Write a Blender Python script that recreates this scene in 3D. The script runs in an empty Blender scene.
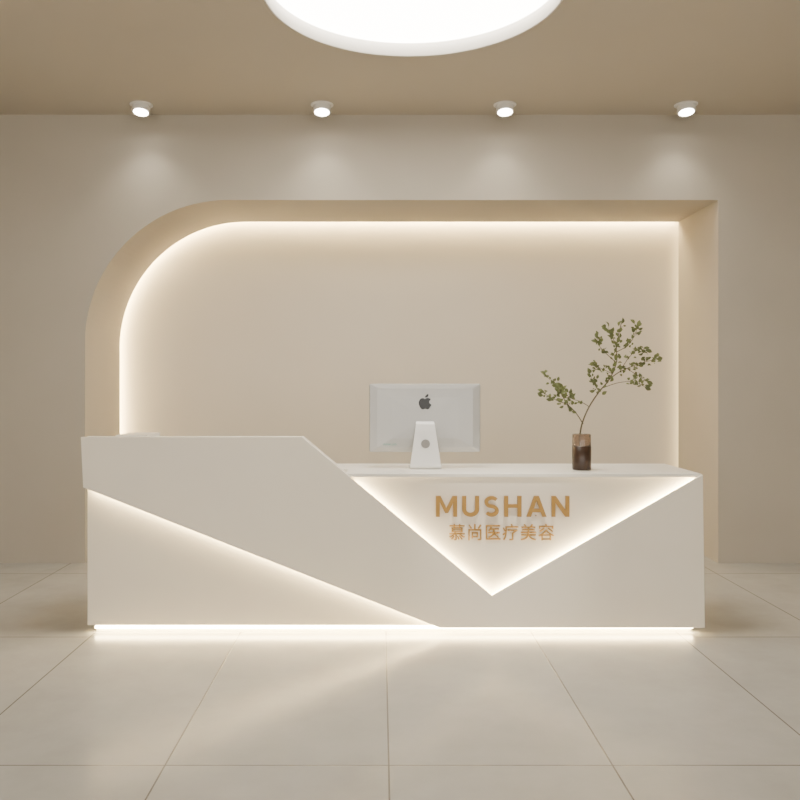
import bpy, bmesh, math, random
from mathutils import Vector, Matrix
from mathutils.geometry import tessellate_polygon
random.seed(7)
S = bpy.context.scene
COL = S.collection

# ---------------------------------------------------------------- materials
def mat(name, col, rough=0.6, metal=0.0, var=0.0, vscale=3.0, bump=0.0, bscale=60, emis=None, estr=0, trans=0.0, spec=0.5):
    m = bpy.data.materials.new(name); m.use_nodes = True
    nt = m.node_tree; b = nt.nodes['Principled BSDF']
    b.inputs['Base Color'].default_value = (*col, 1)
    b.inputs['Roughness'].default_value = rough
    b.inputs['Metallic'].default_value = metal
    b.inputs['Transmission Weight'].default_value = trans
    b.inputs['Specular IOR Level'].default_value = spec
    if emis:
        b.inputs['Emission Color'].default_value = (*emis, 1)
        b.inputs['Emission Strength'].default_value = estr
    tc = nt.nodes.new('ShaderNodeTexCoord')
    if var > 0:
        n = nt.nodes.new('ShaderNodeTexNoise'); n.inputs['Scale'].default_value = vscale
        n.inputs['Detail'].default_value = 6
        nt.links.new(tc.outputs['Object'], n.inputs['Vector'])
        r = nt.nodes.new('ShaderNodeValToRGB')
        r.color_ramp.elements[0].position = 0.3; r.color_ramp.elements[1].position = 0.7
        r.color_ramp.elements[0].color = (*[c*(1-var) for c in col], 1)
        r.color_ramp.elements[1].color = (*[min(1, c*(1+var)) for c in col], 1)
        nt.links.new(n.outputs['Fac'], r.inputs['Fac'])
        nt.links.new(r.outputs['Color'], b.inputs['Base Color'])
    if bump > 0:
        n2 = nt.nodes.new('ShaderNodeTexNoise'); n2.inputs['Scale'].default_value = bscale
        nt.links.new(tc.outputs['Object'], n2.inputs['Vector'])
        bp = nt.nodes.new('ShaderNodeBump'); bp.inputs['Strength'].default_value = bump
        bp.inputs['Distance'].default_value = 0.002
        nt.links.new(n2.outputs['Fac'], bp.inputs['Height'])
        nt.links.new(bp.outputs['Normal'], b.inputs['Normal'])
    return m

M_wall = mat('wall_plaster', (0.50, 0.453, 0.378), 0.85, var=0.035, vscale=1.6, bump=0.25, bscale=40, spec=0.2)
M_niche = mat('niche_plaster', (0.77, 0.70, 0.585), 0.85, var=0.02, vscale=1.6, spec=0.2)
M_ceil = mat('ceiling_plaster', (0.54, 0.49, 0.408), 0.9, var=0.02, vscale=1.2, spec=0.2)
M_cove = mat('cove_white', (0.8, 0.76, 0.66), 0.7)
M_desk = mat('desk_lacquer', (0.88, 0.812, 0.70), 0.5, var=0.012, vscale=5, spec=0.35)
M_top = mat('desk_top_stone', (0.90, 0.86, 0.78), 0.35)
M_led = mat('led_warm', (1, .9, .7), emis=(1.0, 0.78, 0.43), estr=80)
M_led2 = mat('led_warm_dim', (1, .9, .7), emis=(1.0, 0.80, 0.46), estr=6)
M_ledd = mat('led_desk', (1, .9, .7), emis=(1.0, 0.80, 0.44), estr=62)
M_disc = mat('lamp_diffuser', (1, 1, 1), emis=(1.0, 0.95, 0.86), estr=16)
M_spot = mat('downlight_lens', (1, 1, 1), emis=(1.0, 0.93, 0.82), estr=30)
M_rim = mat('lamp_rim', (0.85, 0.8, 0.72), 0.5)
M_white = mat('downlight_trim', (0.85, 0.82, 0.77), 0.4)
M_gold = mat('brushed_gold', (0.38, 0.215, 0.055), 0.4, metal=0.45)
M_alu = mat('aluminium', (0.50, 0.495, 0.48), 0.38, metal=0.35, var=0.02, vscale=8)
M_stand = mat('stand_white', (0.84, 0.83, 0.81), 0.4, metal=0.1)
M_black = mat('black_gloss', (0.01, 0.01, 0.011), 0.2)
M_hole = mat('stand_cable_hole', (0.30, 0.29, 0.28), 0.5)
M_teal = mat('teal_print', (0.05, 0.33, 0.28), 0.5)
M_brown = mat('vase_brown_glaze', (0.045, 0.024, 0.015), 0.3, var=0.25, vscale=25)
M_glass = mat('vase_smoked_glass', (0.62, 0.5, 0.4), 0.06, trans=0.85)
M_bark = mat('twig_bark', (0.11, 0.09, 0.045), 0.8, var=0.2, vscale=40)
M_leaf = mat('leaf_green', (0.135, 0.155, 0.05), 0.6, var=0.4, vscale=14)

def floor_mat():
    m = bpy.data.materials.new('floor_tiles'); m.use_nodes = True
    nt = m.node_tree; b = nt.nodes['Principled BSDF']; L = nt.links.new
    tc = nt.nodes.new('ShaderNodeTexCoord')
    mp = nt.nodes.new('ShaderNodeMapping'); mp.inputs['Location'].default_value = (-0.03+0.82*20, -2.965+1.515*10, 0)
    L(tc.outputs['Object'], mp.inputs['Vector'])
    br = nt.nodes.new('ShaderNodeTexBrick')
    br.offset = 0; br.squash = 1
    br.inputs['Scale'].default_value = 1
    br.inputs['Brick Width'].default_value = 0.82
    br.inputs['Row Height'].default_value = 1.515
    br.inputs['Mortar Size'].default_value = 0.0035
    br.inputs['Mortar Smooth'].default_value = 0.2
    br.inputs['Color1'].default_value = (0.475, 0.46, 0.425, 1)
    br.inputs['Color2'].default_value = (0.495, 0.48, 0.445, 1)
    br.inputs['Mortar'].default_value = (0.18, 0.165, 0.145, 1)
    L(mp.outputs['Vector'], br.inputs['Vector'])
    n = nt.nodes.new('ShaderNodeTexNoise'); n.inputs['Scale'].default_value = 3.0; n.inputs['Detail'].default_value = 9
    n.inputs['Roughness'].default_value = 0.66
    L(tc.outputs['Object'], n.inputs['Vector'])
    r = nt.nodes.new('ShaderNodeValToRGB')
    r.color_ramp.elements[0].position = .3; r.color_ramp.elements[1].position = .7
    r.color_ramp.elements[0].color = (0.90, 0.90, 0.895, 1); r.color_ramp.elements[1].color = (1.06, 1.06, 1.06, 1)
    L(n.outputs['Fac'], r.inputs['Fac'])
    mx = nt.nodes.new('ShaderNodeMix'); mx.data_type = 'RGBA'; mx.blend_type = 'MULTIPLY'
    mx.inputs[0].default_value = 1
    L(br.outputs['Color'], mx.inputs[6]); L(r.outputs['Color'], mx.inputs[7])
    L(mx.outputs[2], b.inputs['Base Color'])
    b.inputs['Roughness'].default_value = 0.22
    bp = nt.nodes.new('ShaderNodeBump'); bp.inputs['Strength'].default_value = .4; bp.inputs['Distance'].default_value = .002
    bp.invert = True
    L(br.outputs['Fac'], bp.inputs['Height']); L(bp.outputs['Normal'], b.inputs['Normal'])
    return m
M_floor = floor_mat()

# ---------------------------------------------------------------- helpers
def link(me, name, m=None, parent=None):
    o = bpy.data.objects.new(name, me); COL.objects.link(o)
    if m: me.materials.append(m)
    if parent: o.parent = parent
    return o
def from_bm(bm, name, m, parent=None, smooth=False, recalc=True):
    if recalc: bmesh.ops.recalc_face_normals(bm, faces=bm.faces)
    me = bpy.data.meshes.new(name); bm.to_mesh(me); bm.free()
    if smooth:
        for p in me.polygons: p.use_smooth = True
    return link(me, name, m, parent)
def empty(name, loc=(0, 0, 0)):
    e = bpy.data.objects.new(name, None); e.location = loc; COL.objects.link(e); return e
def prism(name, loops, w0, w1, m, axis='y', parent=None, bevel=0):
    """loops: list of 2D polygons (outer, holes). axis y: (u,v)->(x,z), axis z: (u,v)->(x,y)"""
    f = (lambda u, v, w: (u, w, v)) if axis == 'y' else (lambda u, v, w: (u, v, w))
    flat = [p for l in loops for p in l]
    tris = tessellate_polygon([[Vector((p[0], p[1], 0)) for p in l] for l in loops])
    bm = bmesh.new()
    a = [bm.verts.new(f(p[0], p[1], w0)) for p in flat]
    b = [bm.verts.new(f(p[0], p[1], w1)) for p in flat]
    for t in tris:
        try:
            bm.faces.new([a[i] for i in t]); bm.faces.new([b[i] for i in reversed(t)])
        except ValueError: pass
    k = 0
    for l in loops:
        n = len(l)
        for i in range(n):
            j = (i+1) % n
            bm.faces.new([a[k+i], a[k+j], b[k+j], b[k+i]])
        k += n
    o = from_bm(bm, name, m, parent)
    if bevel:
        bv = o.modifiers.new('bevel', 'BEVEL'); bv.width = bevel; bv.segments = 2; bv.limit_method = 'ANGLE'; bv.angle_limit = math.radians(40)
    return o
def box(name, x0, x1, y0, y1, z0, z1, m, parent=None, bevel=0):
    return prism(name, [[(x0, z0), (x1, z0), (x1, z1), (x0, z1)]], y0, y1, m, parent=parent, bevel=bevel)
def lathe(name, prof, center, m, parent=None, seg=48, smooth=True):
    bm = bmesh.new(); rings = []
    for r, z in prof:
        if r < 1e-5: rings.append([bm.verts.new((center[0], center[1], center[2]+z))])
        else: rings.append([bm.verts.new((center[0]+r*math.cos(2*math.pi*i/seg), center[1]+r*math.sin(2*math.pi*i/seg), center[2]+z)) for i in range(seg)])
    for A, B in zip(rings, rings[1:]):
        for i in range(seg):
            j = (i+1) % seg
            if len(A) == 1 and len(B) == 1: continue
            if len(A) == 1: bm.faces.new([A[0], B[i], B[j]])
            elif len(B) == 1: bm.faces.new([A[i], A[j], B[0]])
            else: bm.faces.new([A[i], A[j], B[j], B[i]])
    o = from_bm(bm, name, m, parent, smooth)
    return o
def strip(name, p0, p1, up, w, t, m, parent):
    """rectangular bar from p0 to p1"""
    p0, p1, up = Vector(p0), Vector(p1), Vector(up).normalized()
    d = (p1-p0).normalized(); s = d.cross(up).normalized()
    bm = bmesh.new(); vs = []
    for p in (p0, p1):
        vs.append([bm.verts.new(p+up*a*w/2+s*b*t/2) for a, b in ((-1, -1), (1, -1), (1, 1), (-1, 1))])
    A, B = vs
    for i in range(4):
        j = (i+1) % 4; bm.faces.new([A[i], A[j], B[j], B[i]])
    bm.faces.new(A); bm.faces.new(B)
    return from_bm(bm, name, m, parent)

# ---------------------------------------------------------------- room
YW, YL, YB = 6.35, 7.20, 7.28     # wall plane, niche lip, niche back
XS, H, YF = 4.6, 3.52, -2.6
prism('floor', [[(-XS, YF), (XS, YF), (XS, YB+.1), (-XS, YB+.1)]], -0.1, 0, M_floor, axis='z')
NL, NR, NT, R = -2.32, 2.65, 2.85, 1.12
def niche(off, z0=0.0):
    pts = [(NR+off, z0), (NR+off, NT+off)]
    cx, cz, r = NL+R, NT-R, R+off
    for i in range(41):
        a = math.pi/2 + (math.pi/2)*i/40
        pts.append((cx+r*math.cos(a), cz+r*math.sin(a)))
    pts.append((NL-off, z0))
    return pts
def wallpoly(off):
    return [(XS, 0)] + [(XS, H), (-XS, H), (-XS, 0)] + list(reversed(niche(off)))
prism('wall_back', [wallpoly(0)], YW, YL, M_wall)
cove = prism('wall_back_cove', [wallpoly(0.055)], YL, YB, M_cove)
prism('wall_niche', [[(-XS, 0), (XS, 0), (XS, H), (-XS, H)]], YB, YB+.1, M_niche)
box('wall_left', -XS-.1, -XS, YF, YB+.1, 0, H, M_wall)
box('wall_right', XS, XS+.1, YF, YB+.1, 0, H, M_wall)
# LED tape running inside the cove pocket (top + arch + left side)
def ribbon(name, path, y0, y1, t, m, parent=None):
    bm = bmesh.new(); rows = []
    n = len(path)
    for i, p in enumerate(path):
        a = Vector(path[max(0, i-1)]); b = Vector(path[min(n-1, i+1)])
        d = (b-a).normalized(); nn = Vector((-d.y, d.x))*t
        q = Vector(p)
        rows.append([bm.verts.new((q.x, y0, q.y)), bm.verts.new((q.x, y1, q.y)),
                     bm.verts.new((q.x+nn.x, y1, q.y+nn.y)), bm.verts.new((q.x+nn.x, y0, q.y+nn.y))])
    for A, B in zip(rows, rows[1:]):
        for i in range(4):
            j = (i+1) % 4; bm.faces.new([A[i], A[j], B[j], B[i]])
    bm.faces.new(rows[0]); bm.faces.new(rows[-1])
    return from_bm(bm, name, m, parent)
path = niche(0.046, 0.02)[1:]; path[0] = (NR, path[0][1])
led = ribbon('niche_led_strip', path, YL+0.026, YL+0.058, 0.005, M_led)
ribbon('niche_led_strip.001', [(NR+.046, .02), (NR+.046, NT)], YL+0.026, YL+0.058, 0.005, M_led2)

# ceiling with circular recess
CC, CR = (0.18, 4.38), 0.825
circ = [(CC[0]+CR*math.cos(2*math.pi*i/96), CC[1]+CR*math.sin(2*math.pi*i/96)) for i in range(96)]
prism('ceiling', [[(-XS, YF), (XS, YF), (XS, YB+.1), (-XS, YB+.1)], circ], H, H+.12, M_ceil, axis='z')
cl = empty('round_ceiling_light', (CC[0], CC[1], H))
lathe('rim', [(CR-.001, .118), (CR-.001, -.012), (CR-.014, -.012), (CR-.014, .118)], (0, 0, 0), M_rim, cl, 96)
lathe('diffuser', [(0, .070), (CR-.016, .070), (CR-.016, .080), (0, .080)], (0, 0, 0), M_disc, cl, 96, smooth=False)

# downlights
def downlight(x, y, aim=None, energy=17, size=105):
    e = empty('downlight', (x, y, H))
    lathe('flange', [(0, -.001), (.086, -.001), (.086, -.006), (.080, -.010), (0, -.010)], (0, 0, 0), M_white, e, 40, smooth=False)
    hd = lathe('head', [(0, .0), (.066, .0), (.068, -.044), (.064, -.05), (.056, -.05), (.054, -.04), (0, -.04)], (0, 0, 0), M_white, e, 40, smooth=False)
    ln = lathe('lens', [(0, -.047), (.0535, -.047), (.0535, -.041), (0, -.041)], (0, 0, 0), M_spot, e, 40, smooth=False)
    for o in (hd, ln):
        o.location = (0, 0, -.016); o.rotation_euler = (math.radians(-14), 0, 0)
    l = bpy.data.lights.new('beam', 'SPOT'); l.energy = energy; l.spot_size = math.radians(size); l.spot_blend = 1.0
    l.shadow_soft_size = 0.04; l.color = (1, .92, .78)
    lo = bpy.data.objects.new('beam', l); lo.location = (0, 0, -.085); COL.objects.link(lo); lo.parent = e
    if aim:
        lo.rotation_euler = (Vector(aim)-Vector((x, y, H-.08))).to_track_quat('-Z', 'Y').to_euler()
        l.shadow_soft_size = .015
for x in (-1.81, -0.443, 0.94, 2.31):
    downlight(x, 6.12)
downlight(0.70, 2.55, aim=(0.69, 4.5, 0.60), energy=260, size=20)   # out-of-view accent on the sign, added to cast the letters' shadows

# ---------------------------------------------------------------- reception desk
desk = empty('reception_desk', (0, 0, 0))
Y0 = 4.50
plate = [(-1.668, 1.106), (-0.437, 1.106), (0.620, 0.222), (1.793, 0.897), (1.804, 0.044), (0.330, 0.044), (-1.655, 0.826)]
prism('front_plate', [plate], Y0, Y0+.020, M_desk, parent=desk, bevel=.0015)
YP = Y0+.050
box('body', -1.648, 1.785, YP, 5.10, .045, .88, M_desk, desk)
prism('desk_top', [[(-.195, Y0+.0205), (1.793, Y0+.0205), (1.793, 5.11), (-1.64, 5.11), (-1.64, 4.80), (-.195, 4.80)]], .88, .90, M_top, axis='z', parent=desk, bevel=.002)
prism('raised_counter', [[(-1.655, .88), (-1.655, 1.105), (-.4375, 1.105), (-.196, .903), (-.196, .88)]], Y0+.0205, 4.60, M_desk, parent=desk)
box('counter_ledge', -1.50, -1.32, 4.58, 4.84, 1.09, 1.112, M_top, desk)
box('counter_ledge_leg', -1.48, -1.34, 4.60, 4.82, .90, 1.09, M_desk, desk)
box('side_return_left', -1.652, -1.634, Y0+.0205, 5.08, .83, .8805, M_desk, desk)
box('plinth', -1.61, 1.76, Y0+.08, 5.05, 0, .045, M_cove, desk)
ym = Y0+.035
def offs(p, q, d):
    a, b = Vector(p), Vector(q); t = (b-a).normalized(); n = Vector((-t.y, t.x))*d
    return (a.x+n.x, a.y+n.y), (b.x+n.x, b.y+n.y)
def led_edge(name, p, q, d):
    a, b = offs(p, q, d)
    strip(name, (a[0], ym, a[1]), (b[0], ym, b[1]), (0, 1, 0), .018, .006, M_ledd, desk)
led_edge('led_v_left', (-.14, .857), (.620, .222), -.008)
led_edge('led_v_right', (.620, .222), (1.755, .875), -.008)
led_edge('led_diagonal', (-1.62, .812), (.330, .044), .008)
strip('led_plinth', (-1.61, Y0+.068, .030), (1.76, Y0+.068, .030), (0, 1, 0), .018, .012, M_ledd, desk)

# ---------------------------------------------------------------- sign letters
sign = empty('gold_letter_sign', (0, 0, 0))
def text(name, body, x0, x1, zb, h, y, depth, m, parent, off=0.0, spacing=1.0):
    cu = bpy.data.curves.new(name, 'FONT'); cu.body = body; cu.size = 1; cu.extrude = 0; cu.offset = off; cu.space_character = spacing
    cu.resolution_u = 6
    t = bpy.data.objects.new(name+'_tmp', cu); COL.objects.link(t)
    bpy.context.view_layer.update()
    dg = bpy.context.evaluated_depsgraph_get()
    me = bpy.data.meshes.new_from_object(t.evaluated_get(dg))
    bpy.data.objects.remove(t)
    bm = bmesh.new(); bm.from_mesh(me)
    xs = [v.co.x for v in bm.verts]; ys = [v.co.y for v in bm.verts]
    sx = (x1-x0)/(max(xs)-min(xs)); sy = h/(max(ys)-min(ys)); mx, my = min(xs), min(ys)
    for v in bm.verts:
        v.co = Vector((x0+(v.co.x-mx)*sx, y, zb+(v.co.y-my)*sy))
    if depth > 0:
        r = bmesh.ops.extrude_face_region(bm, geom=list(bm.faces))
        for g in r['geom']:
            if isinstance(g, bmesh.types.BMVert): g.co.y += depth
    return from_bm(bm, name, m, parent)
T = .19
def thick(path, t):
    P = [Vector(p) for p in path]; l, r = [], []
    for i in range(len(P)):
        d = (P[min(len(P)-1, i+1)]-P[max(0, i-1)]).normalized(); n = Vector((-d.y, d.x))*t/2
        l.append(tuple(P[i]+n)); r.append(tuple(P[i]-n))
    return l+list(reversed(r))
def arc(cx, cy, rx, ry, a0, a1, n=14):
    return [(cx+rx*math.cos(math.radians(a0+(a1-a0)*i/n)), cy+ry*math.sin(math.radians(a0+(a1-a0)*i/n))) for i in range(n+1)]
gl = {
 'M': (1.0, [[(0, 0), (0, 1), (.22, 1), (.5, .42), (.78, 1), (1, 1), (1, 0), (.82, 0), (.82, .70), (.57, .18), (.43, .18), (.18, .70), (.18, 0)]]),
 'U': (.80, [thick([(T/2, 1)]+arc(.40, .36, .40-T/2, .36-T/2, 180, 360)+[(.80-T/2, 1)], T)]),
 'S': (.70, [thick(arc(.35, .707, .255, .203, 32, 255, 18)+arc(.35, .293, .255, .203, 75, -148, 18), T*.9)]),
 'H': (.82, [[(0, 0), (0, 1), (T, 1), (T, .60), (.82-T, .60), (.82-T, 1), (.82, 1), (.82, 0), (.82-T, 0), (.82-T, .43), (T, .43), (T, 0)]]),
 'A': (.94, [[(0, 0), (.36, 1), (.58, 1), (.94, 0), (.74, 0), (.665, .22), (.275, .22), (.20, 0)], [(.33, .38), (.61, .38), (.47, .80)]]),
 'N': (.84, [[(0, 0), (0, 1), (.20, 1), (.66, .32), (.66, 1), (.84, 1), (.84, 0), (.64, 0), (.18, .68), (.18, 0)]]),
}
capH = .116; gap = .24; tot = sum(gl[c][0] for c in 'MUSHAN')+gap*5; sc_ = .745/tot
u = .309
YS = YP-.0008
for k, c in enumerate('MUSHAN'):
    wd, loops = gl[c]
    prism('letter_%s' % c.lower(), [[(u+x*sc_, .660+y*capH) for x, y in l] for l in loops], Y0+.012, Y0+.028, M_gold, parent=sign)
    for z in (.03, .93):
        px = u+wd*sc_*(.5 if c in 'SA' else .1) if not (c == 'U' and z < .5) else u+wd*sc_*.5
        strip('pin_%d' % k, (px, Y0+.027, .660+z*capH), (px, YS, .660+z*capH), (0, 0, 1), .004, .004, M_gold, sign)
    u += (wd+gap)*sc_
text('chinese_letters', '慕尚医疗美容', .384, .974, .524, .092, Y0+.036, .008, M_gold, sign, off=.0045, spacing=1.1)
for k in range(6):
    x = .42+.104*k
    strip('pin_cn_%d' % k, (x, Y0+.043, .565), (x, YS, .565), (0, 0, 1), .004, .004, M_gold, sign)

# ---------------------------------------------------------------- desktop computer (seen from behind)
pc = empty('desktop_computer', (.265, 4.85, .901))
def rrect(x0, x1, z0, z1, r, n=6):
    pts = []
    for cx, cz, a0 in ((x1-r, z1-r, 0), (x0+r, z1-r, 90), (x0+r, z0+r, 180), (x1-r, z0+r, 270)):
        for i in range(n+1):
            a = math.radians(a0+90*i/n); pts.append((cx+r*math.cos(a), cz+r*math.sin(a)))
    return pts
def display():
    bm = bmesh.new(); prev = None
    base = rrect(-.333, .333, -.205, .205, .012)
    layers = [(.006, 1.0), (0.0, 1.0), (-.008, .985), (-.018, .86), (-.026, .6), (-.029, .3)]
    for y, s in layers:
        ring = [bm.verts.new((p[0]*s, y, p[1]*s)) for p in base]
        if prev:
            for i in range(len(ring)):
                j = (i+1) % len(ring); bm.faces.new([prev[i], prev[j], ring[j], ring[i]])
        else: bm.faces.new(ring)
        prev = ring
    bm.faces.new(prev)
    o = from_bm(bm, 'display', M_alu, pc, smooth=False)
    o.location = (0, 0, .298)
    return o
disp = display()
sc = prism('screen_glass', [rrect(-.325, .325, -.13, .197, .006)], .0062, .0075, M_black, parent=pc); sc.location = (0, 0, .298)
def stand():
    bm = bmesh.new()
    prof = [(-.026, .275, .052), (-.045, .262, .056), (-.060, .22, .062), (-.072, .15, .072), (-.082, .06, .085), (-.086, .018, .092), (-.080, .005, .094), (-.06, .004, .094), (.10, .004, .094)]
    th = .008; A = []
    for i, (y, z, w) in enumerate(prof):
        a = Vector(prof[max(0, i-1)][:2]); b = Vector(prof[min(len(prof)-1, i+1)][:2])
        d = (b-a).normalized(); n = Vector((-d.y, d.x))*th/2
        A.append([bm.verts.new((-w, y-n.x, z-n.y)), bm.verts.new((w, y-n.x, z-n.y)), bm.verts.new((w, y+n.x, z+n.y)), bm.verts.new((-w, y+n.x, z+n.y))])
    for P, Q in zip(A, A[1:]):
        for i in range(4):
            j = (i+1) % 4; bm.faces.new([P[i], P[j], Q[j], Q[i]])
    bm.faces.new(A[0]); bm.faces.new(A[-1])
    o = from_bm(bm, 'stand', M_stand, pc)
    b = o.modifiers.new('b', 'BEVEL'); b.width = .002; b.segments = 2; b.limit_method = 'ANGLE'
stand()
ring = [(.026*math.cos(2*math.pi*i/40), .026*math.sin(2*math.pi*i/40)) for i in range(40)]
h = prism('cable_hole', [ring], -.0015, .0015, M_hole, parent=pc)
h.location = (0, -.0815, .148); h.rotation_euler = (math.radians(6), 0, 0)
def logo():
    c = [(0, .74), (.18, .86), (.45, .86), (.72, .66), (.60, .50), (.54, .28), (.62, .06), (.80, -.08), (.66, -.45), (.42, -.78), (.22, -.80), (0, -.72),
         (-.22, -.80), (-.44, -.76), (-.70, -.38), (-.82, .1), (-.74, .52), (-.50, .82), (-.22, .85)]
    cu = bpy.data.curves.new('l', 'CURVE'); cu.dimensions = '2D'; cu.fill_mode = 'BOTH'
    for pts in (c, [(.02, 1.0), (.10, 1.25), (.40, 1.45), (.42, 1.2), (.22, 1.0)]):
        sp = cu.splines.new('BEZIER'); sp.bezier_points.add(len(pts)-1); sp.use_cyclic_u = True
        for b, p in zip(sp.bezier_points, pts):
            b.co = (p[0], p[1], 0); b.handle_left_type = b.handle_right_type = 'AUTO'
    t = bpy.data.objects.new('t', cu); COL.objects.link(t); bpy.context.view_layer.update()
    me = bpy.data.meshes.new_from_object(t.evaluated_get(bpy.context.evaluated_depsgraph_get())); bpy.data.objects.remove(t)
    bm = bmesh.new(); bm.from_mesh(me)
    for v in bm.verts: v.co = Vector((v.co.x*.046, 0, v.co.y*.040))
    r = bmesh.ops.extrude_face_region(bm, geom=list(bm.faces))
    for g in r['geom']:
        if isinstance(g, bmesh.types.BMVert): g.co.y -= .003
    o = from_bm(bm, 'logo', M_black, pc); o.location = (0, -.028, .382)
logo()
text('label', 'mushan.com', -.25, -.17, .135, .015, -.0215, .004, M_teal, pc)

# ---------------------------------------------------------------- vase with branches
vs = empty('vase_with_leafy_branches', (1.175, 4.73, .901))
lathe('vase_body', [(0, 0), (.050, 0), (.054, .006), (.055, .138), (.050, .140), (.050, .135), (0, .135)], (0, 0, 0), M_brown, vs)
lathe('vase_glass_neck', [(.0535, .140), (.0535, .205), (.051, .208), (.049, .205), (.049, .142), (.0535, .140)], (0, 0, 0), M_glass, vs)
U = .00585
def L2(pts): return [Vector(((x-581.5)*U, y, (469.8-z)*U)) for x, y, z in pts]
BR = [
 (L2([(579, 0, 446), (580, 0, 434), (583, .01, 422), (590, .02, 407), (600, .02, 392), (611, .03, 379), (618, .03, 362), (618, .03, 345), (622, .02, 324)]), .0055, .5),
 (L2([(583, .0, 424), (575, -.02, 413), (566, -.04, 405), (554, -.05, 400), (541, -.06, 393)]), .0032, .3),
 (L2([(570, -.03, 409), (562, -.02, 397), (556, -.02, 386), (545, -.01, 376)]), .0025, .2),
 (L2([(590, .02, 407), (582, .03, 402), (572, .05, 398), (563, .06, 388)]), .0022, .4),
 (L2([(600, .02, 392), (594, 0, 384), (589, -.02, 374)]), .0022, .3),
 (L2([(611, .03, 379), (622, .05, 372), (636, .06, 366), (648, .07, 362), (661, .08, 359)]), .0032, .2),
 (L2([(630, .05, 369), (640, .03, 376), (648, .02, 381)]), .002, .3),
 (L2([(604, .02, 388), (618, 0, 383), (632, -.02, 382), (643, -.03, 387)]), .0022, .5),
 (L2([(618, .03, 352), (628, .02, 346), (634, .0, 337), (637, -.01, 327)]), .0024, .2),
 (L2([(617, .03, 362), (608, .05, 353), (601, .06, 344), (600, .06, 338)]), .0024, .2),
 (L2([(618, .03, 345), (612, .01, 336), (608, 0, 328)]), .002, .2),
 (L2([(614, .03, 374), (604, 0, 370), (594, -.02, 366)]), .002, .3),
 (L2([(622, .05, 372), (632, .07, 358), (642, .08, 349), (650, .08, 350)]), .0022, .3),
]
def catmull(P, n=5):
    out = []
    for i in range(len(P)-1):
        p0 = P[max(0, i-1)]; p1 = P[i]; p2 = P[i+1]; p3 = P[min(len(P)-1, i+2)]
        for k in range(n):
            t = k/n
            out.append(.5*((2*p1)+(p2-p0)*t+(2*p0-5*p1+4*p2-p3)*t*t+(3*p1-p0-3*p2+p3)*t**3))
    out.append(P[-1]); return out
bmT = bmesh.new(); bmL = bmesh.new()
def leaf(bm, p, d, s):
    d = d.normalized(); up = Vector((random.uniform(-.6, .6), random.uniform(-1, -.3), random.uniform(-.4, .8)))
    side = d.cross(up).normalized(); up = side.cross(d).normalized()
    prof = [(0, .03), (.25, .25), (.55, .31), (.8, .18), (1, .0)]
    mid = []; lf = []; rt = []
    for t, w in prof:
        c = p+d*s*t+up*s*(.18*math.sin(t*3.1))
        mid.append(bm.verts.new(c)); lf.append(bm.verts.new(c+side*w*s+up*w*s*.3)); rt.append(bm.verts.new(c-side*w*s+up*w*s*.3))
    for i in range(4):
        bm.faces.new([mid[i], mid[i+1], lf[i+1], lf[i]]); bm.faces.new([mid[i+1], mid[i], rt[i], rt[i+1]])
for pts, r0, start in BR:
    P = catmull(pts); n = len(P); prev = None
    for i, p in enumerate(P):
        d = (P[min(n-1, i+1)]-P[max(0, i-1)]).normalized()
        a = d.cross(Vector((0, 1, .1))).normalized(); b = d.cross(a)
        r = r0*(1-.6*i/(n-1))
        ring = [bmT.verts.new(p+a*r*math.cos(k*math.pi/3)+b*r*math.sin(k*math.pi/3)) for k in range(6)]
        if prev:
            for k in range(6): bmT.faces.new([prev[k], prev[(k+1) % 6], ring[(k+1) % 6], ring[k]])
        prev = ring
        if i/(n-1) >= start:
            for _ in range(random.choice((1, 2, 2, 3, 4))):
                q = p+Vector([random.uniform(-.018, .018) for _ in range(3)])
                ld = d*.6+Vector((random.uniform(-1, 1), random.uniform(-.7, .7), random.uniform(-.7, 1)))
                leaf(bmL, q, ld, random.uniform(.018, .036))
    leaf(bmL, P[-1], d, .04)
from_bm(bmT, 'branches', M_bark, vs, smooth=True)
from_bm(bmL, 'leaves', M_leaf, vs, recalc=False)

# ---------------------------------------------------------------- light from the open front of the lobby
w = bpy.data.worlds.new('world'); S.world = w; w.use_nodes = True
bg = w.node_tree.nodes['Background']; bg.inputs['Color'].default_value = (1, .95, .86, 1); bg.inputs['Strength'].default_value = 2.75

# ---------------------------------------------------------------- camera
cam = bpy.data.cameras.new('camera'); co = bpy.data.objects.new('camera', cam); COL.objects.link(co)
co.location = (0, 0, 1.39); co.rotation_euler = (math.pi/2, 0, 0)
cam.sensor_width = 36; cam.lens = 36*809/800; cam.shift_x = .02425; cam.shift_y = -.0175
cam.clip_start = .05
S.camera = co
